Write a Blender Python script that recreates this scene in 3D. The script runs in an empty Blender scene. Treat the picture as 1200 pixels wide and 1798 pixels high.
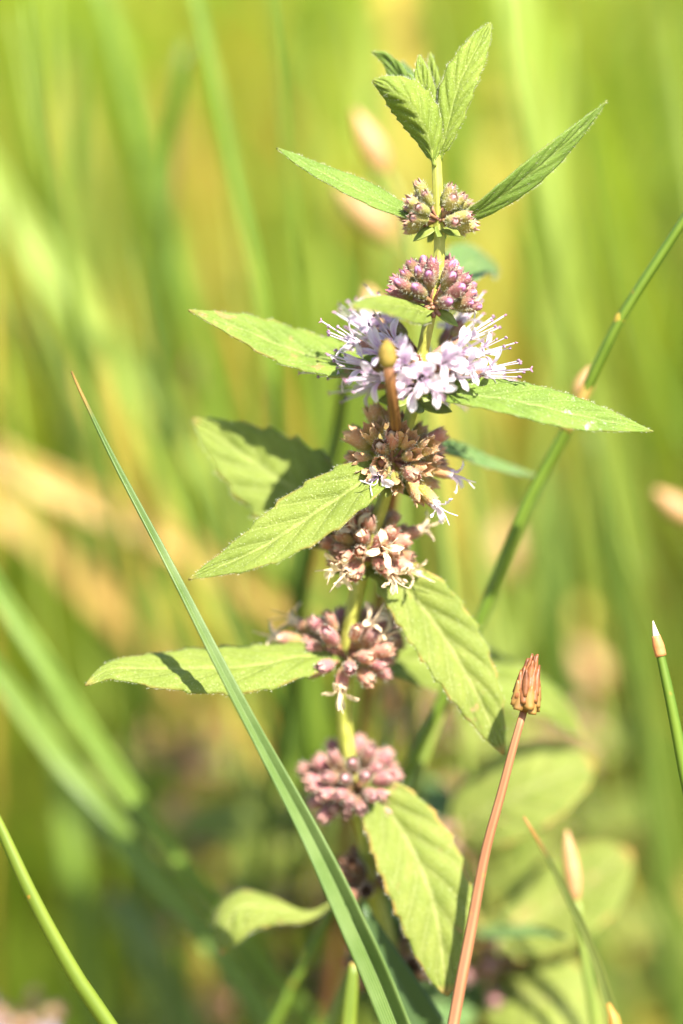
import bpy, math, random
import numpy as np
from mathutils import Vector, Matrix, Quaternion, noise as mnoise

random.seed(11)
rng = np.random.default_rng(5)
scene = bpy.context.scene
col = scene.collection
R_ = math.radians

# ---------------------------------------------------------------- camera
PITCH = R_(12)
LENS, SENSOR, FOCUS = 140.0, 36.0, 0.455
TARGET = Vector((0, 0, 0.20))                       # middle of the focal plane
RIGHT = Vector((1, 0, 0))
UP = Vector((0, math.sin(PITCH), math.cos(PITCH)))
FWD = Vector((0, math.cos(PITCH), -math.sin(PITCH)))
TOCAM = -FWD
CAM = TARGET - FWD * FOCUS
cd = bpy.data.cameras.new('camera')
cam = bpy.data.objects.new('camera', cd); col.objects.link(cam)
cam.location = CAM
cam.rotation_euler = (math.pi/2 - PITCH, 0, 0)
cd.lens = LENS; cd.sensor_width = SENSOR; cd.sensor_fit = 'AUTO'
cd.clip_start = 0.01; cd.clip_end = 500
cd.dof.use_dof = True; cd.dof.focus_distance = FOCUS - 0.001; cd.dof.aperture_fstop = 4.7
cd.dof.aperture_blades = 0
scene.camera = cam

# ---------------------------------------------------------------- sky and sun
SUN_EL, SUN_AZ = R_(52), R_(180 - 29)               # azimuth clockwise from +Y
to_sun = Vector((math.sin(SUN_AZ)*math.cos(SUN_EL), math.cos(SUN_AZ)*math.cos(SUN_EL), math.sin(SUN_EL)))
w = bpy.data.worlds.new('World'); scene.world = w; w.use_nodes = True
nt = w.node_tree
bg = nt.nodes['Background']
sky = nt.nodes.new('ShaderNodeTexSky'); sky.sky_type = 'NISHITA'; sky.sun_disc = False
sky.sun_elevation = SUN_EL; sky.sun_rotation = SUN_AZ
nt.links.new(sky.outputs[0], bg.inputs[0]); bg.inputs[1].default_value = 0.09
sl = bpy.data.lights.new('sun', 'SUN'); sl.energy = 4.6; sl.angle = R_(0.53); sl.color = (1.0, 0.955, 0.87)
so = bpy.data.objects.new('sun', sl); col.objects.link(so)
so.rotation_euler = to_sun.to_track_quat('Z', 'Y').to_euler(); so.location = (0.3, -0.6, 1.2)
vs = scene.view_settings
vs.view_transform = 'Standard'; vs.look = 'None'; vs.gamma = 1; vs.use_curve_mapping = False
vs.exposure = 2.12
scene.cycles.use_denoising = True
scene.cycles.max_bounces = 8; scene.cycles.transmission_bounces = 6; scene.cycles.diffuse_bounces = 5
scene.cycles.sample_clamp_indirect = 6

# ---------------------------------------------------------------- helpers
PX = SENSOR / LENS * FOCUS / 1798.0                  # metres per photo pixel in the focal plane
def P(px, py, dz=0.0):
    """a spot in the place: dz millimetres behind the plane of focus"""
    D = FOCUS + dz * 0.001
    s = SENSOR / LENS * D / 1798.0
    return CAM + FWD * D + RIGHT * ((px - 600) * s) + UP * ((899 - py) * s)

WM = {}
def link(o, M=None, parent=None):
    M = M or Matrix.Identity(4)
    col.objects.link(o)
    if parent is not None:
        o.parent = parent
        o.matrix_basis = WM[parent].inverted() @ M
    else:
        o.matrix_basis = M
    WM[o] = M
    return o
def empty(name, loc):
    o = bpy.data.objects.new(name, None); o.empty_display_size = 0.005
    return link(o, Matrix.Translation(loc))
def tag(o, label, cat, group=None, kind=None):
    o['label'] = label
    o['category'] = cat
    if group: o['group'] = group
    if kind: o['kind'] = kind
    return o

class MB:
    """vertices + faces + per-vertex lu / lv + per-face material slot"""
    def __init__(s): s.v = []; s.f = []; s.m = []; s.lu = []; s.lv = []
    def add(s, verts, faces, lu=None, lv=None, mat=0):
        b = len(s.v); n = len(verts)
        s.v += [tuple(p) for p in verts]
        s.f += [tuple(i + b for i in f) for f in faces]
        s.m += [mat] * len(faces)
        s.lu += list(lu) if lu is not None else [0.0] * n
        s.lv += list(lv) if lv is not None else [0.0] * n
    def mesh(s, name, mats, smooth=True):
        me = bpy.data.meshes.new(name)
        me.from_pydata(s.v, [], s.f)
        for m in mats: me.materials.append(m)
        me.polygons.foreach_set('material_index', s.m)
        if smooth: me.polygons.foreach_set('use_smooth', [True] * len(s.f))
        for nm, d in (('lu', s.lu), ('lv', s.lv)):
            a = me.attributes.new(nm, 'FLOAT', 'POINT'); a.data.foreach_set('value', d)
        me.update()
        return me

def spline(pts, n):
    """Catmull-Rom through pts, n+1 samples at equal arc length"""
    p = [Vector(q) for q in pts]
    if len(p) == 2: p = [p[0], p[0].lerp(p[1], .5), p[1]]
    p = [p[0]*2 - p[1]] + p + [p[-1]*2 - p[-2]]
    dense = []; K = 24
    for i in range(1, len(p) - 2):
        for k in range(K):
            t = k / K; a, b, c, d = p[i-1], p[i], p[i+1], p[i+2]
            dense.append(.5 * ((2*b) + (c - a)*t + (2*a - 5*b + 4*c - d)*t*t + (3*b - a - 3*c + d)*t*t*t))
    dense.append(p[-2].copy())
    L = [0]
    for i in range(1, len(dense)): L.append(L[-1] + (dense[i] - dense[i-1]).length)
    out = []; j = 0
    for k in range(n + 1):
        s = L[-1] * k / n
        while j < len(L) - 2 and L[j+1] < s: j += 1
        t = (s - L[j]) / max(L[j+1] - L[j], 1e-12)
        out.append(dense[j].lerp(dense[j+1], min(max(t, 0), 1)))
    return out
def interp(vals, t):
    x = t * (len(vals) - 1); i = min(int(x), len(vals) - 2); f = x - i
    f = f*f*(3 - 2*f) if False else f
    return vals[i]*(1 - f) + vals[i+1]*f
def tangents(path):
    T = []
    for i in range(len(path)):
        a = path[max(i-1, 0)]; b = path[min(i+1, len(path)-1)]
        T.append((b - a).normalized())
    return T

def add_tube(mb, path, radii, seg=8, mat=0, cap=True, square=0.0, org=Vector((0,0,0)), twist=0.0, bump=None, cut=1.0):
    T = tangents(path); n = len(path)
    ref = Vector((0, 1, 0)) if abs(T[0].y) < .9 else Vector((1, 0, 0))
    X = (ref - T[0] * ref.dot(T[0])).normalized()
    vs_, fs, lu, lv = [], [], [], []
    for i in range(n):
        X = (X - T[i] * X.dot(T[i])).normalized(); Y = T[i].cross(X)
        uu = min(1.0, i/(n-1)/cut); r = interp(radii, uu)
        for k in range(seg):
            a = 2*math.pi*k/seg + twist*i/(n-1)
            q = r * (1 + square * math.cos(4*a))
            if bump: q *= bump(i/(n-1), a)
            vs_.append(path[i] + X*(q*math.cos(a)) + Y*(q*math.sin(a)) - org)
            lu.append(uu); lv.append(k/seg)
    for i in range(n-1):
        for k in range(seg):
            k2 = (k+1) % seg
            fs.append((i*seg+k, i*seg+k2, (i+1)*seg+k2, (i+1)*seg+k))
    if cap:
        fs.append(tuple(range(seg-1, -1, -1))); fs.append(tuple((n-1)*seg + k for k in range(seg)))
    mb.add(vs_, fs, lu, lv, mat)

def frames(path, roll, cut=1.0):
    """width and face directions along a path, without sudden flips"""
    T = tangents(path); n = len(path)
    Ws = []
    for i in range(n):
        W = T[i].cross(TOCAM)
        W = W.normalized() if W.length > 1e-3 else (Ws[-1] if Ws else RIGHT.copy())
        if Ws and W.dot(Ws[-1]) < 0: W = -W
        Ws.append(W)
    a = Ws[0]*0
    for W in Ws: a += W
    if (a.dot(UP) if abs(a.dot(UP)) > .3*n else a.dot(RIGHT)) < 0: Ws = [-W for W in Ws]
    out = []
    for i in range(n):
        W = Ws[i]; N = W.cross(T[i])
        if N.dot(TOCAM) < 0: N = -N
        r = R_(interp(roll, min(1.0, i/(n-1)/cut))); c, s = math.cos(r), math.sin(r)
        out.append((W*c - N*s, N*c + W*s))
    return out
def to_ground(pts, lean=0.25):
    """carry a path on from its last point down into the soil"""
    p = list(pts); last = p[-1]; d = (p[-1] - p[-2]).normalized()
    h = last.z
    k = max(-d.z, .35)
    sl = Vector((d.x/k, d.y/k, 0)) * (lean/.25)**.5
    return p + [last + sl*(.26*h) + Vector((0, 0, -.28*h)), last + sl*(.46*h) + Vector((0, 0, -.62*h)), last + sl*(.54*h) + Vector((0, 0, -h - .004))]
def cut_of(path, q):
    """fraction of the path at which it passes the point q"""
    return min(range(len(path)), key=lambda i: (path[i] - q).length)/(len(path) - 1)

# ---------------------------------------------------------------- materials
def newmat(name):
    m = bpy.data.materials.new(name); m.use_nodes = True
    nt = m.node_tree; nt.nodes.clear()
    return m, nt
def N_(nt, t, **kw):
    n = nt.nodes.new(t)
    for k, v in kw.items(): setattr(n, k, v)
    return n
def math_(nt, op, a, b=None, c=None, clamp=False):
    n = N_(nt, 'ShaderNodeMath', operation=op, use_clamp=clamp)
    for i, x in enumerate((a, b, c)):
        if x is None: continue
        if isinstance(x, (int, float)): n.inputs[i].default_value = x
        else: nt.links.new(x, n.inputs[i])
    return n.outputs[0]
def mix_(nt, fac, a, b, blend='MIX'):
    n = N_(nt, 'ShaderNodeMix', data_type='RGBA', blend_type=blend)
    for i, x in ((0, fac), (6, a), (7, b)):
        if isinstance(x, (int, float)): n.inputs[i].default_value = x
        elif isinstance(x, tuple): n.inputs[i].default_value = (*x[:3], 1)
        else: nt.links.new(x, n.inputs[i])
    return n.outputs[2]
def attr(nt, name):
    return N_(nt, 'ShaderNodeAttribute', attribute_name=name).outputs['Fac']
def tex_noise(nt, scale, detail=3, rough=.55, vec=None):
    if vec is None: vec = N_(nt, 'ShaderNodeTexCoord').outputs['Object']
    n = N_(nt, 'ShaderNodeTexNoise'); n.inputs['Scale'].default_value = scale
    n.inputs['Detail'].default_value = detail; n.inputs['Roughness'].default_value = rough
    nt.links.new(vec, n.inputs['Vector'])
    return n.outputs['Fac']
def ramp_(nt, fac, lo, hi):
    n = N_(nt, 'ShaderNodeMapRange', clamp=True)
    nt.links.new(fac, n.inputs[0]); n.inputs[1].default_value = lo; n.inputs[2].default_value = hi
    return n.outputs[0]
def finish(nt, colr, rough=.5, trans=.3, tcol=None, bump=None, bstr=.3, bdist=1e-4, spec=.35, sheen=0.0):
    p = N_(nt, 'ShaderNodeBsdfPrincipled')
    out = N_(nt, 'ShaderNodeOutputMaterial')
    if isinstance(colr, tuple): p.inputs['Base Color'].default_value = (*colr, 1)
    else: nt.links.new(colr, p.inputs['Base Color'])
    if isinstance(rough, (int, float)): p.inputs['Roughness'].default_value = rough
    else: nt.links.new(rough, p.inputs['Roughness'])
    p.inputs['Specular IOR Level'].default_value = spec
    if sheen:
        p.inputs['Sheen Weight'].default_value = sheen; p.inputs['Sheen Roughness'].default_value = .4
    if bump is not None:
        b = N_(nt, 'ShaderNodeBump'); b.inputs['Strength'].default_value = bstr; b.inputs['Distance'].default_value = bdist
        nt.links.new(bump, b.inputs['Height']); nt.links.new(b.outputs[0], p.inputs['Normal'])
    if trans > 0:
        t = N_(nt, 'ShaderNodeBsdfTranslucent')
        tc = tcol if tcol is not None else colr
        if isinstance(tc, tuple): t.inputs[0].default_value = (*tc, 1)
        else: nt.links.new(tc, t.inputs[0])
        mx = N_(nt, 'ShaderNodeMixShader'); mx.inputs[0].default_value = trans
        nt.links.new(p.outputs[0], mx.inputs[1]); nt.links.new(t.outputs[0], mx.inputs[2])
        nt.links.new(mx.outputs[0], out.inputs[0])
    else: nt.links.new(p.outputs[0], out.inputs[0])

def leaf_mat(name, a, b, vein, edge=(.42, .22, .07), edge_amt=.5, spots=0.0, mildew=0.0, trans=.38, tcol=(.30, .42, .03), nveins=6):
    m, nt = newmat(name)
    lu, lv = attr(nt, 'lu'), attr(nt, 'lv')
    av = math_(nt, 'ABSOLUTE', lv)
    big = tex_noise(nt, 260, 3)
    c = mix_(nt, ramp_(nt, big, .35, .68), a, b)
    # side veins sweep forward from the midrib
    t = math_(nt, 'SUBTRACT', math_(nt, 'MULTIPLY', lu, float(nveins)), math_(nt, 'MULTIPLY', math_(nt, 'POWER', av, .8), nveins*.30))
    tri = math_(nt, 'ABSOLUTE', math_(nt, 'SUBTRACT', math_(nt, 'FRACT', t), .5))
    side = math_(nt, 'MULTIPLY', ramp_(nt, tri, .09, .0), ramp_(nt, av, 1.0, .55))
    mid = ramp_(nt, av, .10, .02)
    vm = math_(nt, 'MAXIMUM', math_(nt, 'MULTIPLY', mid, .75), math_(nt, 'MULTIPLY', side, .42))
    c = mix_(nt, vm, c, vein)
    sh = math_(nt, 'MULTIPLY', ramp_(nt, tri, .30, .08), ramp_(nt, av, 1.0, .5))
    c = mix_(nt, math_(nt, 'MULTIPLY', math_(nt, 'SUBTRACT', sh, side, None, True), .30), c, tuple(x*.62 for x in a))
    # netted small veins between the side veins
    vo = N_(nt, 'ShaderNodeTexVoronoi', feature='DISTANCE_TO_EDGE'); vo.inputs['Scale'].default_value = 2300
    nt.links.new(N_(nt, 'ShaderNodeTexCoord').outputs['Object'], vo.inputs['Vector'])
    net = ramp_(nt, vo.outputs['Distance'], .10, .0)
    c = mix_(nt, math_(nt, 'MULTIPLY', net, .14), c, tuple(x*.55 for x in a))
    c = mix_(nt, math_(nt, 'MULTIPLY', ramp_(nt, tex_noise(nt, 140, 2), .55, .75), .35), c, tuple(x*.72 for x in a))
    # fine cells and short hairs: pale and dark grain
    g = tex_noise(nt, 5200, 2, .7)
    c = mix_(nt, math_(nt, 'MULTIPLY', ramp_(nt, g, .60, .74), .55), c, (.60, .64, .34))
    c = mix_(nt, math_(nt, 'MULTIPLY', ramp_(nt, g, .42, .30), .45), c, tuple(x*.5 for x in a))
    # browned rim, patchy
    rim = math_(nt, 'MULTIPLY', ramp_(nt, av, .90, 1.0), ramp_(nt, tex_noise(nt, 420, 2), .44, .62))
    c = mix_(nt, math_(nt, 'MULTIPLY', rim, edge_amt), c, edge)
    tipb = math_(nt, 'MULTIPLY', ramp_(nt, lu, .95, 1.0), edge_amt)
    c = mix_(nt, tipb, c, edge)
    if spots:
        s = ramp_(nt, tex_noise(nt, 330, 4, .6), .66 - spots*.1, .72 - spots*.1)
        c = mix_(nt, math_(nt, 'MULTIPLY', s, .7), c, (.36, .20, .09))
    if mildew:
        s = ramp_(nt, tex_noise(nt, 480, 5, .75), .60, .74)
        c = mix_(nt, math_(nt, 'MULTIPLY', s, mildew), c, (.62, .66, .56))
    bump = math_(nt, 'ADD', math_(nt, 'ADD', math_(nt, 'MULTIPLY', g, .5), math_(nt, 'MULTIPLY', tex_noise(nt, 1800, 2), .5)), math_(nt, 'MULTIPLY', net, -.16))
    tc = mix_(nt, .5, c, tcol)
    finish(nt, c, .6, trans, tc, bump, .8, 2.4e-4, .3, .04)
    return m

def blade_mat(name, a, b, tip=None, tip_at=.06, stripes=9, trans=.35, spots=0.0, rough=.45, tipend=0.0):
    m, nt = newmat(name)
    lu, lv = attr(nt, 'lu'), attr(nt, 'lv')
    st = math_(nt, 'SINE', math_(nt, 'MULTIPLY', lv, stripes*3.14159))
    nz = tex_noise(nt, 130, 3)
    f = math_(nt, 'ADD', math_(nt, 'MULTIPLY', st, .22), nz)
    c = mix_(nt, ramp_(nt, f, .3, .75), a, b)
    if tip is not None:
        k = ramp_(nt, math_(nt, 'ADD', lu, math_(nt, 'MULTIPLY', math_(nt, 'SUBTRACT', nz, .5), tip_at*.6)), tip_at, tip_at*.35)
        c = mix_(nt, k, c, tip)
    if spots:
        s = ramp_(nt, tex_noise(nt, 420, 3), .64, .70)
        c = mix_(nt, math_(nt, 'MULTIPLY', s, spots), c, (.45, .20, .03))
    finish(nt, c, rough, trans, None, st, .25, 8e-5, .4)
    return m

def calyx_mat(name, base, tip, rim=None, grain=.5):
    m, nt = newmat(name)
    lu = attr(nt, 'lu')
    info = N_(nt, 'ShaderNodeObjectInfo').outputs['Random']
    nz = tex_noise(nt, 900, 3)
    k = math_(nt, 'ADD', lu, math_(nt, 'MULTIPLY', math_(nt, 'SUBTRACT', nz, .5), .5))
    k = math_(nt, 'ADD', k, math_(nt, 'MULTIPLY', math_(nt, 'SUBTRACT', info, .5), .55))
    c = mix_(nt, ramp_(nt, k, .15, .75), base, tip)
    if rim is not None: c = mix_(nt, ramp_(nt, lu, .80, .97), c, rim)
    g = tex_noise(nt, 4800, 2, .7)
    c = mix_(nt, math_(nt, 'MULTIPLY', ramp_(nt, g, .58, .72), grain), c, (.70, .62, .36))
    hv = N_(nt, 'ShaderNodeHueSaturation'); nt.links.new(c, hv.inputs['Color'])
    nt.links.new(math_(nt, 'MULTIPLY_ADD', info, .5, .75), hv.inputs['Value'])
    finish(nt, hv.outputs[0], .6, .22, None, math_(nt, 'ADD', g, nz), .9, 2.2e-4, .25, .15)
    return m

def plain_mat(name, a, b, scale=600, rough=.5, trans=.2, lo=.35, hi=.65, bump=.4, spec=.4, rnd=0.0):
    m, nt = newmat(name)
    nz = tex_noise(nt, scale, 4, .6)
    c = mix_(nt, ramp_(nt, nz, lo, hi), a, b)
    if rnd:
        hv = N_(nt, 'ShaderNodeHueSaturation'); nt.links.new(c, hv.inputs['Color'])
        info = N_(nt, 'ShaderNodeObjectInfo').outputs['Random']
        nt.links.new(math_(nt, 'MULTIPLY_ADD', info, rnd, 1 - rnd*.5), hv.inputs['Value']); c = hv.outputs[0]
    finish(nt, c, rough, trans, None, nz, bump, 2e-4, spec)
    return m

def petal_mat(name, white, lilac, amt):
    m, nt = newmat(name)
    lu, lv = attr(nt, 'lu'), attr(nt, 'lv')
    info = N_(nt, 'ShaderNodeObjectInfo').outputs['Random']
    mid = ramp_(nt, math_(nt, 'ABSOLUTE', lv), .95, .1)
    st = ramp_(nt, math_(nt, 'SINE', math_(nt, 'MULTIPLY', lv, 16.0)), -.2, 1.0)
    band = math_(nt, 'MULTIPLY', ramp_(nt, lu, .95, .30), math_(nt, 'MULTIPLY', mid, math_(nt, 'MULTIPLY_ADD', st, .5, .6)))
    k = math_(nt, 'MULTIPLY', band, math_(nt, 'MULTIPLY_ADD', info, .9*amt, .5*amt))
    c = mix_(nt, k, white, lilac)
    finish(nt, c, .45, .42, None, tex_noise(nt, 3000, 2), .2, 8e-5, .35)
    return m

GREEN_A, GREEN_B, VEIN = (.155, .20, .024), (.21, .255, .038), (.31, .35, .085)
M = {}
M['leaf'] = leaf_mat('mint_leaf', GREEN_A, GREEN_B, VEIN, edge_amt=.45)
M['leaf_top'] = leaf_mat('young_mint_leaf', (.165, .225, .022), (.225, .28, .036), (.30, .36, .08), edge_amt=.15)
M['leaf_side'] = leaf_mat('narrow_mint_leaf', (.13, .205, .025), (.175, .255, .038), (.27, .34, .08), edge_amt=.2)
M['leaf_mildew'] = leaf_mat('speckled_mint_leaf', (.125, .195, .022), (.175, .25, .034), (.27, .34, .09), edge_amt=.25, mildew=.85)
M['leaf_spot'] = leaf_mat('blotched_mint_leaf', (.14, .205, .025), (.20, .27, .036), (.29, .35, .09), edge_amt=.5, spots=.75)
M['leaf_old'] = leaf_mat('old_mint_leaf', (.17, .21, .028), (.235, .265, .046), (.33, .34, .10), edge=(.50, .25, .07), edge_amt=.8, spots=.25)
M['leaf_shade'] = leaf_mat('shaded_mint_leaf', (.085, .16, .040), (.125, .20, .05), (.22, .29, .09), edge_amt=.1, trans=.3)  # shaded copy of the leaf: shade put into a darker, bluer green
M['midrib'] = plain_mat('leaf_midrib', (.26, .32, .06), (.34, .38, .09), 900, .5, .25)
M['stem'] = plain_mat('mint_stem', (.30, .31, .045), (.42, .40, .08), 700, .5, .25)
M['stem_low'] = plain_mat('mint_stem_low', (.20, .20, .035), (.34, .26, .07), 500, .5, .2)
M['hair'] = plain_mat('plant_hair', (.62, .60, .45), (.72, .70, .55), 900, .4, .5, bump=.05)
M['petal'] = petal_mat('mint_petal', (.70, .60, .66), (.46, .24, .48), .9)
M['petal_pale_lit'] = petal_mat('mint_petal_pale_lit', (.78, .69, .72), (.54, .31, .54), .85)  # paler petals; on the right-hand flowers they carry painted sunlight
M['petal_dry'] = plain_mat('withered_petal', (.62, .46, .30), (.72, .58, .40), 900, .6, .3, rnd=.3)
M['tube'] = plain_mat('corolla_tube', (.50, .42, .50), (.58, .52, .58), 900, .5, .35)
M['filament'] = plain_mat('stamen_filament', (.60, .49, .57), (.68, .58, .66), 900, .4, .35, bump=.05)
M['anther'] = plain_mat('anther', (.10, .05, .10), (.30, .18, .25), 2600, .5, 0)
M['stigma'] = plain_mat('stigma', (.42, .17, .32), (.50, .24, .40), 1200, .5, .2)
M['cal_green'] = calyx_mat('green_calyx', (.29, .29, .045), (.33, .26, .07), (.40, .20, .17))
M['cal_pink'] = calyx_mat('pink_calyx', (.25, .21, .04), (.25, .09, .08), (.30, .11, .13))
M['cal_open'] = calyx_mat('flowering_calyx', (.24, .22, .06), (.30, .14, .10), None)
M['cal_spent'] = calyx_mat('spent_calyx', (.36, .325, .045), (.47, .24, .11), (.52, .31, .17))
M['cal_rose'] = calyx_mat('rosy_calyx', (.34, .25, .07), (.44, .17, .12), (.54, .30, .21))
M['cal_mauve'] = calyx_mat('mauve_calyx', (.30, .17, .08), (.34, .12, .125), (.46, .25, .21))
M['cal_dry'] = calyx_mat('dry_calyx', (.14, .07, .03), (.20, .09, .05), None, .25)
M['bud_pink'] = plain_mat('bud_corolla_pink', (.40, .13, .30), (.58, .32, .48), 1400, .6, .3, rnd=.5, spec=.2)
M['bud_pale'] = plain_mat('bud_corolla_pale', (.42, .20, .22), (.54, .34, .32), 1400, .7, .3, rnd=.5, spec=.2)
M['bud_dry'] = plain_mat('bud_corolla_dry', (.52, .33, .20), (.62, .45, .30), 1400, .5, .3, rnd=.4)
M['pedicel'] = plain_mat('pedicel', (.22, .08, .07), (.28, .16, .06), 1500, .5, .1)
M['bract'] = plain_mat('bract', (.16, .21, .035), (.24, .27, .06), 900, .5, .3)

# ---------------------------------------------------------------- ground
m, nt = newmat('soil')
c = mix_(nt, ramp_(nt, tex_noise(nt, 14, 6, .6), .35, .65), (.10, .11, .022), (.19, .16, .05))
c = mix_(nt, ramp_(nt, tex_noise(nt, 90, 5, .65), .5, .7), c, (.17, .22, .03))
finish(nt, c, .9, 0, None, tex_noise(nt, 60, 5), .8, .01, .1)
M['soil'] = m
G, H = 64, 60.0
xs = np.sign(np.linspace(-1, 1, G)) * np.abs(np.linspace(-1, 1, G))**2.6 * H
gv = []
for y in xs:
    for x in xs:
        gv.append((x, y + 1.0, .012 * mnoise.noise((x*3, y*3, 0)) - .012 + .1*mnoise.noise((x*.08, y*.08, 3))*min(1, (x*x + y*y)/60)))
gf = [(j*G+i, j*G+i+1, (j+1)*G+i+1, (j+1)*G+i) for j in range(G-1) for i in range(G-1)]
me = bpy.data.meshes.new('ground'); me.from_pydata(gv, [], gf); me.materials.append(M['soil'])
me.polygons.foreach_set('use_smooth', [True]*len(gf))
ground = link(bpy.data.objects.new('ground', me)); ground['kind'] = 'structure'
tag(ground, 'brown and mossy soil under the meadow grass', 'ground', kind='structure')

# ---------------------------------------------------------------- meadow grass (one mass nobody could count)
m, nt = newmat('meadow_grass')
ca = N_(nt, 'ShaderNodeAttribute', attribute_name='tint').outputs['Color']
c = mix_(nt, math_(nt, 'MULTIPLY', ramp_(nt, tex_noise(nt, 25, 3), .3, .7), .35), ca, (.25, .31, .03))
finish(nt, c, .5, .5, None, None, spec=.3)
M['meadow'] = m
def meadow(name, n, xr, yr, hr, wr, palette, probs, label, power=1.0):
    S = 6
    u = rng.random(n)**power
    y = yr[0] + (yr[1] - yr[0])*u
    halfw = np.minimum(xr, .16 + .34*y + .12)
    x = (rng.random(n)*2 - 1) * halfw
    h = rng.uniform(*hr, n); wd = rng.uniform(*wr, n)
    az = rng.random(n)*2*np.pi; bend = rng.uniform(.1, .95, n)**1.2 * h
    t = np.linspace(0, 1, S)
    px = x[:, None] + np.cos(az)[:, None]*bend[:, None]*t**2
    py = y[:, None] + np.sin(az)[:, None]*bend[:, None]*t**2
    pz = -.02 + h[:, None]*(t - .12*(bend/h)[:, None]*t**2)
    fa = rng.random(n)*2*np.pi
    wprof = np.array([.7, .95, 1, .85, .55, .04])
    V = np.zeros((n, S, 3, 3))
    for k, sgn in enumerate((-1, 0, 1)):
        off = sgn * wd[:, None]*wprof*.5
        V[:, :, k, 0] = px + np.cos(fa)[:, None]*off - np.sin(fa)[:, None]*abs(sgn)*wd[:, None]*wprof*.18
        V[:, :, k, 1] = py + np.sin(fa)[:, None]*off + np.cos(fa)[:, None]*abs(sgn)*wd[:, None]*wprof*.18
        V[:, :, k, 2] = pz
    base = np.arange(n)*S*3
    F = []
    for i in range(S-1):
        for k in range(2):
            q = np.stack([base + i*3+k, base + i*3+k+1, base + (i+1)*3+k+1, base + (i+1)*3+k], 1)
            F.append(q)
    F = np.stack(F, 1).reshape(-1, 4)
    nv, nf = n*S*3, len(F)
    me = bpy.data.meshes.new(name)
    me.vertices.add(nv); me.vertices.foreach_set('co', V.reshape(-1))
    me.loops.add(nf*4); me.loops.foreach_set('vertex_index', F.reshape(-1).astype(np.int32))
    me.polygons.add(nf)
    me.polygons.foreach_set('loop_start', np.arange(nf, dtype=np.int32)*4)
    me.polygons.foreach_set('use_smooth', np.ones(nf, dtype=bool))
    pal = np.array(palette); idx = rng.choice(len(pal), n, p=probs)
    colr = pal[idx] * rng.uniform(.75, 1.2, (n, 1))
    cc = np.ones((n, S*3, 4)); cc[:, :, :3] = colr[:, None, :]
    a = me.attributes.new('tint', 'FLOAT_COLOR', 'POINT'); a.data.foreach_set('color', cc.reshape(-1))
    me.materials.append(M['meadow']); me.update(calc_edges=True); me.validate()
    o = link(bpy.data.objects.new(name, me))
    return tag(o, label, 'grass', kind='stuff')
PAL = [(.25, .335, .020), (.165, .265, .020), (.32, .395, .030), (.44, .36, .04), (.48, .31, .07), (.44, .22, .03)]
meadow('meadow_grass', 19000, 1.9, (.26, 4.6), (.16, .36), (.003, .0075), PAL, [.40, .22, .25, .06, .04, .03],
       'dense yellow green meadow grass blurred far behind the mint', 1.5)
meadow('undergrowth', 5500, .6, (.06, .8), (.04, .13), (.002, .006), PAL, [.30, .34, .14, .08, .08, .06],
       'low tangled green and brown undergrowth below the taller grass', 1.0)

# ---------------------------------------------------------------- mint: leaves
def leaf_mesh(name, pts, width, mat, roll=(30, 30), fold=12, teeth=6, amp=.10, a=.75, b=.95, wav=.03, nu=64, nv=10, nveins=6, seed=0, relief=1.0, cup=0.0, thick=.00016):
    path = spline(pts, nu); T = tangents(path); L = sum((path[i+1]-path[i]).length for i in range(nu))
    org = path[0].copy()
    hw = width * PX * .5
    um = a/(a+b); pk = um**a*(1-um)**b
    rs = random.Random(seed*17 + 3)
    off = [rs.random()*.5 for _ in range(2)]
    vs_, lu, lv, fs = [], [], [], []
    ph = rs.random()*6
    FR = frames(path, roll)
    for i, p in enumerate(path):
        u = i/nu
        W, N = FR[i]
        if u < .07: prof = .09 + .25*(u/.07)**2*(.07**a*(.93)**b/pk)
        else: prof = u**a*(1-u)**b/pk
        prof = max(prof, .012)
        fo = R_(fold*(1 - .4*u))
        for j in range(-nv, nv+1):
            v = j/nv; av = abs(v)
            side = 0 if v < 0 else 1
            q = prof
            if teeth and .12 < u < .96:
                fr = ((u - .12)*teeth/.84 + off[side]) % 1.0
                saw = fr**1.6 if fr < .86 else (1 - fr)/.14
                k = max(0, (av - .72)/.28)
                q *= 1 + amp*(saw - .35)*k
            d = av*hw*q
            n1 = .00004*relief
            t = u*nveins - nveins*.30*av**.8
            tri = abs((t % 1) - .5)*2
            z = d*math.sin(fo)
            z += relief*.00040*(1 - math.exp(-av*9))*prof**.5*(1 - math.exp(-tri*tri*9))*(1 - av**4)
            z -= cup*hw*av*av*prof
            z += wav*hw*math.sin(u*9 + ph + (2.2 if v > 0 else 0))*av*av*prof*2
            z += n1*mnoise.noise((u*22 + seed, v*5, seed))
            vs_.append(p + W*(math.copysign(d*math.cos(fo), v) if j else 0) + N*z - org)
            lu.append(u); lv.append(v)
    m_ = 2*nv + 1
    for i in range(nu):
        for j in range(m_-1):
            fs.append((i*m_+j, i*m_+j+1, (i+1)*m_+j+1, (i+1)*m_+j))
    mb = MB(); mb.add(vs_, fs, lu, lv)
    me = mb.mesh(name, [mat])
    return me, org, path, L
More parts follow.
